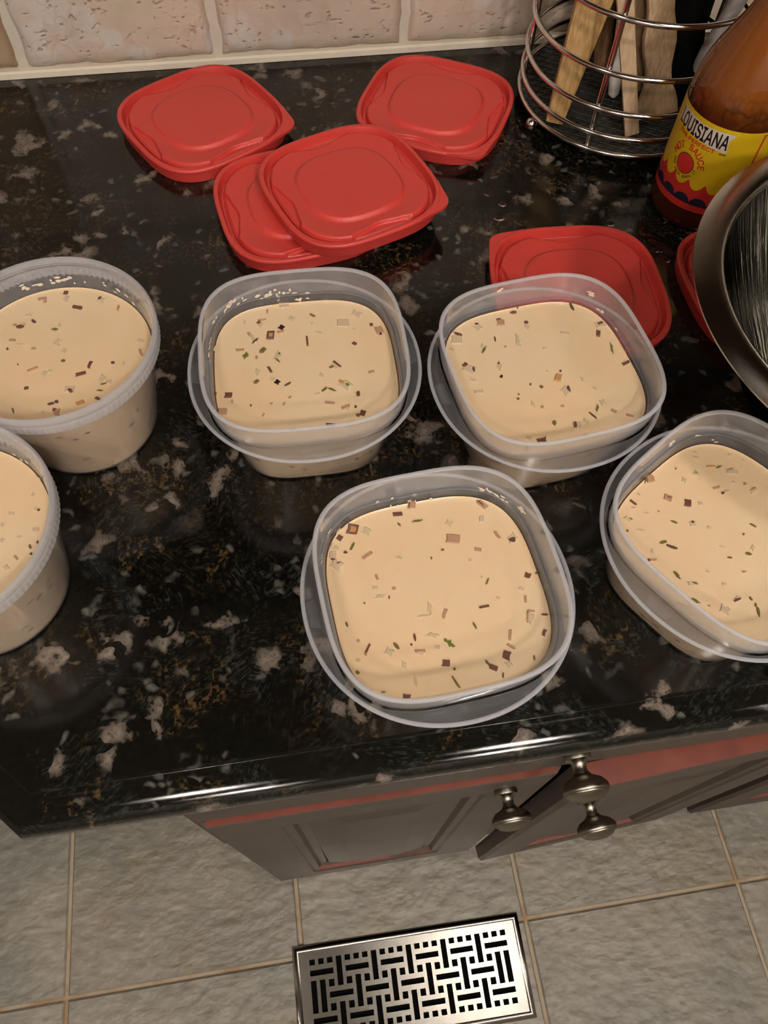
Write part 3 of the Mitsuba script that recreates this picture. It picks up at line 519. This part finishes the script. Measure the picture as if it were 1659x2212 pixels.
# ---------------------------------------------------------------- hot sauce bottle
k = 'sauce_bottle'
OX, OY, OR = .7714, -.2267, .0367
bt = [(.030, .0005), (.0345, .0012), (.0363, .0045), (OR, .009), (OR, .0885), (.0366, .094), (.0358, .101), (.0335, .111), (.0295, .122), (.0245, .133), (.0195, .1435), (.0162, .153), (.0146, .163), (.0140, .175), (.0138, .190), (.0150, .192), (.0152, .197), (.0138, .199), (.0138, .202)]
def sauce_c(p, n, uv):
    a = fbm(p.x*60, p.y*60, p.z*45, 4)
    z = p.z-H
    hi = smoothstep(.085, .11, z)
    c = mix((.055, .011, .003), (.19, .055, .010), hi)
    c = mix(c, (.27, .085, .014), smoothstep(.5, .7, a)*hi)
    dk = smoothstep(.06, .0, dr.abs(fbm(p.x*85, p.y*85, p.z*60+4, 3)-.5))*smoothstep(.118, .09, z)*smoothstep(.078, .09, z)
    return mix(c, (.035, .012, .005), dk*.75)
mat('sauce_glass', {'type': 'plastic', 'diffuse_reflectance': proc(sauce_c), 'int_ior': 1.5})
part(k, 'glass', move(lathe(bt, 96), OX, OY, H), 'sauce_glass', 35)
rough('cap_red', (.35, .02, .015), .2)
part(k, 'cap', move(lathe([(.0165, .2005), (.0168, .203), (.0168, .219), (.0158, .2215), (.0001, .2218)], 48), OX, OY, H), 'cap_red', 35)
rough('label_yellow', (.68, .46, .012), .18); rough('label_red', (.60, .035, .028), .18); rough('label_navy', (.018, .018, .040), .2); rough('label_black', (.012, .010, .010), .2); rough('label_white', (.62, .58, .50), .2); rough('label_ochre', (.58, .33, .012), .18); rough('label_brown', (.10, .055, .01), .2)
LR = OR+.0004
def wrap(pl, r0, thick=.00012, cell=.0016):
    """a flat shape (x = degrees round the bottle, y = height in metres above the worktop) laid round the bottle as a thin solid"""
    geoms = []
    x0, y0, x1, y1 = pl.bounds
    n = max(1, int((x1-x0)*math.pi/180*r0/cell))
    for i in range(n):
        c = pl.intersection(sbox(x0+(x1-x0)*i/n, y0-1, x0+(x1-x0)*(i+1)/n, y1+1))
        geoms += [q for q in getattr(c, 'geoms', [c]) if q.geom_type == 'Polygon' and q.area > 1e-9]
    ms = []
    for q in geoms:
        from shapely import affinity
        qq = affinity.scale(q, math.pi/180*r0, 1, origin=(0, 0))
        ms.append(trimesh.creation.extrude_polygon(qq, thick, engine='earcut'))
    return wrap_mesh(join(*ms), r0)
def wrap_mesh(m, r0):
    v = m.vertices; a = v[:, 0]/r0; r = r0+v[:, 2]
    return trimesh.Trimesh(np.stack([OX+r*np.cos(a), OY+r*np.sin(a), H+v[:, 1]], 1), m.faces, process=False)
lab = f'{k}__label'
put(lab, wrap(sbox(-228, .0187, -20, .0868), LR), 'label_yellow', False)
def lp(name, pl, m, lift=1, label=None): 
    kk = child(lab, name); put(kk, wrap(pl, LR+.00012*lift, .0001), m, False); return kk
def arcs(cs, r_deg, r_z, y_lo):
    e = []
    for cx_, cy_ in cs:
        t = np.linspace(0, 2*np.pi, 28); e.append(Polygon(np.stack([cx_+r_deg*np.cos(t), cy_+r_z*np.sin(t)], 1)))
    return unary_union(e)
band = sbox(-228, .0187, -20, .0418)
scal = arcs([(-233+20.2*i, .0478) for i in range(12)], 10.6, .0118, 0)
lp('red_band', band.difference(scal), 'label_red')
och = arcs([(-233+20.2*i, .0478) for i in range(12)], 10.4, .0116, 0).intersection(sbox(-228, .0345, -20, .0395))
navy = arcs([(-223+20.2*i, .0240) for i in range(11)], 10.4, .0068, 0).intersection(sbox(-228, .0240, -20, .05))
lp('navy_scallops', navy, 'label_navy', 2)
CXA, CZ = -154.6, .0512
k1 = math.pi/180*LR
def disc(r): 
    t = np.linspace(0, 2*np.pi, 60); return Polygon(np.stack([CXA+r/k1*np.cos(t), CZ+r*np.sin(t)], 1))
lp('emblem_ring', disc(.0078), 'label_navy' if False else 'label_brown', 2); lp('emblem_disc', disc(.0072), 'label_red', 3)
lp('name_panel', Polygon([(-189.5, .0740), (-187, .0845), (-152, .0835), (-119.5, .0840), (-113.0, .0838), (-118.2, .0790), (-115.8, .0702), (-118, .0698), (-152, .0722), (-184, .0732)]), 'label_white', 2)
def word(text, name, m, a0, a1, z0, h, lift=3, tall=1.0):
    t = meshkit.text_mesh(text, h, .00008, bold=True); b = t.bounds; w = b[1][0]-b[0][0]
    t.apply_translation([-b[0][0], 0, 0]); t.apply_scale([math.radians(a1-a0)*LR/w, tall, 1]); 
    t = t.subdivide_to_size(.002, max_iter=6) if True else t
    t.apply_translation([math.radians(a0)*LR, z0, .00012*lift])
    put(child(lab, name), wrap_mesh(t, LR), m, False)
word('LOUISIANA', 'name_lettering', 'label_black', -187.0, -117.6, .0724, .0101)
def arcword(text, name, m, r, t0, t1, h, lift=3):
    ms, n = [], len(text)
    for i, ch in enumerate(text):
        if ch == ' ': continue
        g_ = meshkit.text_mesh(ch, h, .00008, bold=True); b = g_.bounds; g_.apply_translation([-(b[0][0]+b[1][0])/2, 0, 0]); g_.apply_scale([.92, 1, 1])
        t = math.radians(t0+(t1-t0)*i/(n-1)); rot = t-math.pi/2 if t1 < t0 else t+math.pi/2
        c, s = math.cos(rot), math.sin(rot); v = g_.vertices
        rr = r if t1 < t0 else r
        g_.vertices = np.stack([math.radians(CXA)*LR+rr*math.cos(t)+c*v[:, 0]-s*v[:, 1], CZ+rr*math.sin(t)+s*v[:, 0]+c*v[:, 1], v[:, 2]+.00012*lift], 1); ms.append(g_)
    put(child(lab, name), wrap_mesh(join(*ms), LR), m, False)
arcword('HOT SAUCE', 'sauce_lettering', 'label_red', .0108, 163, 12, .0046)
arcword('ONE DROP DOES IT', 'small_lettering', 'label_brown', .0108, 188, 352, .0018)
word('THE PERFECT', 'perfect_lettering', 'label_red', -180, -128, .0677, .0027)
word('BRAND', 'brand_lettering', 'label_brown', -123, -115.5, .0680, .0012)
fr_ = sbox(-84, .060, -24, .0852).difference(sbox(-82, .0612, -26, .0842)); lp('red_frame', fr_, 'label_red', 2)
tag(k, 'brown hot sauce bottle with yellow and red label beside the wire basket', 'bottle')

# ---------------------------------------------------------------- chrome utensil basket
k = 'utensil_basket'
UX, UY, UR = .7472, -.0953, .0886
levels = [.0125, .0265, .0466, .0749, .1133, .1600]
tt = np.arange(96)/96*2*np.pi
for z in levels:
    r = UR-.022*(z-.012)
    part(k, 'ring', tube(np.stack([UX+r*np.cos(tt), UY+r*np.sin(tt), np.full(96, H+z)], 1), .0021, 10, True), 'chrome', True)
for i in range(5):
    a = math.radians(-126.5+72*i); r0, r1 = UR-.0032, UR-.0032-.022*.148
    part(k, 'upright', tube([(UX+r0*math.cos(a), UY+r0*math.sin(a), H+.0115), (UX+r1*math.cos(a), UY+r1*math.sin(a), H+.162)], .0023, 12), 'chrome', 40)
for i in range(4):
    a = math.radians(197+90*i); r = UR+.0012
    b = trimesh.creation.icosphere(subdivisions=3, radius=.0052); b.apply_translation([UX+r*math.cos(a), UY+r*math.sin(a), H+.0053])
    part(k, 'ball_foot', b, 'chrome', True)
ms = []; z = H+.0128
for d in (1, -1):
    for c in np.arange(-.17, .171, .0072):
        # wires at +-32 degrees clipped to the disc
        ang = math.radians(33*d); n_ = np.array([-math.sin(ang), math.cos(ang)]); t_ = np.array([math.cos(ang), math.sin(ang)])
        q = UR**2-c*c
        if q <= 1e-5: continue
        s = math.sqrt(q)-.001
        a, b = n_*c-t_*s, n_*c+t_*s
        ms.append(tube([(UX+a[0], UY+a[1], z+.0003*d), (UX+b[0], UY+b[1], z+.0003*d)], .00055, 5))
kk = part(k, 'mesh_floor', join(*ms), 'black_wire', True); tag(kk, 'black diamond wire mesh', kind='stuff')
part(k, 'floor_tray', move(lathe([(UR-.003, .0105), (UR-.002, .0118), (UR-.003, .0119)], 64), UX, UY, H), 'black_wire', 30)
tag(k, 'round chrome wire basket holding wooden and black utensils', 'utensil holder')

def wood(key, c0, c1, sc=1.0):
    def f(p, n, uv):
        s = p.x*1.0+p.y*.6
        gr = fbm(s*500*sc, (p.y-p.x)*500*sc, p.z*26, 3)
        return mix(c0, c1, smoothstep(.25, .75, gr))*(.85+.3*fbm(p.x*40, p.y*40, p.z*18, 3))
    rough(key, proc(f), .3)
wood('bamboo', (.40, .22, .075), (.56, .35, .14)); wood('pale_wood', (.50, .33, .19), (.60, .43, .27)); wood('walnut', (.23, .12, .055), (.34, .19, .09)); wood('tan_wood', (.30, .18, .09), (.40, .26, .14))
rough('white_plastic', (.55, .53, .50), .2); rough('grey_plastic', (.36, .33, .32), .2)
def bar(stations, wdir, prof_fn=None, seg=20, pw=4.0):
    """a handle lofted through stations (point, half width, half thickness); wdir: which way its width lies"""
    loops = []; a = np.arange(seg)/seg*2*np.pi+.05
    P_ = np.array([s[0] for s in stations], float); tn = np.gradient(P_, axis=0)
    for (p_, hw, ht), t in zip(stations, tn):
        t = t/np.linalg.norm(t); w_ = np.array(wdir, float); w_ -= t*(w_@t); w_ /= np.linalg.norm(w_); d_ = np.cross(t, w_)
        k_ = 1/(np.abs(np.cos(a))**pw+np.abs(np.sin(a))**pw)**(1/pw)
        loops.append(np.array(p_)+hw*(k_*np.cos(a))[:, None]*w_+ht*(k_*np.sin(a))[:, None]*d_)
    return loft(loops)
def line(p0, p1, z1, n, hw, ht):
    """stations along p0 -> p1 prolonged to the height z1 above the worktop"""
    p0, p1 = np.array(p0, float), np.array(p1, float); e = p0+(p1-p0)*((z1-p0[2])/(p1[2]-p0[2]))
    return [((p0+(e-p0)*t)+[0, 0, H], hw(t) if callable(hw) else hw, ht(t) if callable(ht) else ht) for t in np.linspace(0, 1, n)]
def utensil(name, m, mesh, label, cat):
    kk = numbered(name); put(kk, mesh, m, 35); tag(kk, label, cat, 'utensils in the wire basket'); return kk
Z0 = .0150
utensil('wooden_paddle', 'bamboo', bar(line((.676, -.1335, Z0), (.6925, -.1165, .10), .23, 14, lambda t: .0072+.010*min(1, t*1.6), lambda t: .0045+.003*t), (.93, -.25, -.2), pw=6), 'thick yellow bamboo paddle leaning in the basket, its end nearest the lids', 'spatula')
utensil('wooden_stick', 'pale_wood', bar(line((.7355, -.1580, Z0), (.7170, -.1340, .085), .24, 10, lambda t: .0058+.0012*t, .0020), (1, -.1, 0), pw=6), 'narrow flat pale wooden stick standing in front in the basket', 'stick')
wav = lambda t: .0125+.0016*math.sin(t*29)+(.006*max(0, 1-t*9))
utensil('wooden_spatula', 'tan_wood', bar(line((.7635, -.1365, Z0), (.7525, -.1040, .09), .20, 48, wav, .0030), (1, .05, 0), pw=5), 'tan wooden spatula with wavy edges and a hanging hole near its end', 'spatula')
kk = 'wooden_spatula__hanging_hole'
hm = lathe([(.0036, 0), (.0036, .0006)], 24); hm.vertices = np.stack([hm.vertices[:, 0], -hm.vertices[:, 2], hm.vertices[:, 1]*1.0], 1); hm.apply_transform(trimesh.transformations.rotation_matrix(-.40, [1, 0, 0])); hm.apply_translation([.7598, -.1265-.0028, H+.036])
put(kk, hm, 'void_black', False)
utensil('wooden_spoon', 'walnut', bar(line((.738, -.062, Z0), (.7255, -.052, .09), .20, 12, lambda t: .007+.006*t, lambda t: .006-.001*t), (1, .2, 0), pw=2.4), 'dark brown wooden spoon behind the bamboo paddle', 'spoon')
utensil('wooden_spoon', 'tan_wood', bar(line((.7535, -.1010, Z0), (.7435, -.0835, .08), .165, 12, lambda t: .0085+.004*t, lambda t: .0055), (1, .1, 0), pw=2.4), 'brown wooden spoon handle behind the narrow pale stick', 'spoon')
utensil('white_handle', 'white_plastic', bar([((.7347, -.1085, H+Z0), .0018, .0015), ((.7344, -.1075, H+Z0+.003), .0048, .004), ((.733, -.104, H+.035), .0058, .0045), ((.727, -.088, H+.12), .006, .005)], (1, 0, 0), pw=2.2), 'white plastic utensil handle with rounded tip in the basket', 'utensil')
utensil('black_utensil', 'black_plastic', bar(line((.790, -.1230, Z0), (.7800, -.0870, .09), .20, 10, lambda t: .016+.004*t, .003), (1, .05, 0), pw=5), 'wide black utensil handle between the wavy wooden spatula and the grey handle', 'utensil')
utensil('black_utensil', 'black_plastic', bar(line((.785, -.060, Z0), (.7860, -.0500, .09), .21, 10, lambda t: .017, .005), (1, -.25, 0), pw=4), 'black utensil handle at the back, directly behind the wide black handle', 'utensil')
utensil('black_utensil', 'black_plastic', bar(line((.8105, -.0680, Z0), (.8125, -.0610, .06), .145, 8, .0098, .004), (1, -.3, 0), pw=4), 'narrow black utensil handle just behind the grey handle', 'utensil')
utensil('black_utensil', 'black_plastic', bar(line((.762, -.042, Z0), (.7640, -.0330, .09), .20, 10, lambda t: .020+.002*t, .004), (1, 0, 0), pw=4), 'black utensil handle at the back, behind the wavy wooden spatula', 'utensil')
utensil('grey_handle', 'grey_plastic', bar([((.7990, -.1080, H+Z0), .004, .003), ((.8005, -.1150, H+.055), .0065, .004), ((.8040, -.1230, H+.092), .0075, .0045), ((.8085, -.134, H+.14), .008, .0045), ((.814, -.142, H+.22), .008, .0045)], (1, .25, 0), pw=2.6), 'grey plastic utensil handle just behind the sauce bottle', 'utensil')

# ---------------------------------------------------------------- drops of water on the granite
mat('water', {'type': 'dielectric', 'int_ior': 1.33})
for x, y, r in DROPS:
    d = trimesh.creation.icosphere(subdivisions=3, radius=1.0); v = d.vertices.copy(); v[:, 2] = np.maximum(v[:, 2], -.05); d.vertices = v*[r, r*1.15, r*.5]
    kk = numbered('water_drop'); put(kk, move(d, x, y, H+r*.03, rng.uniform(0, 3)), 'water', True)
    tag(kk, 'tiny water drop on the granite near the wire basket, bottle and red lids', 'water drop', 'water drops on the granite')
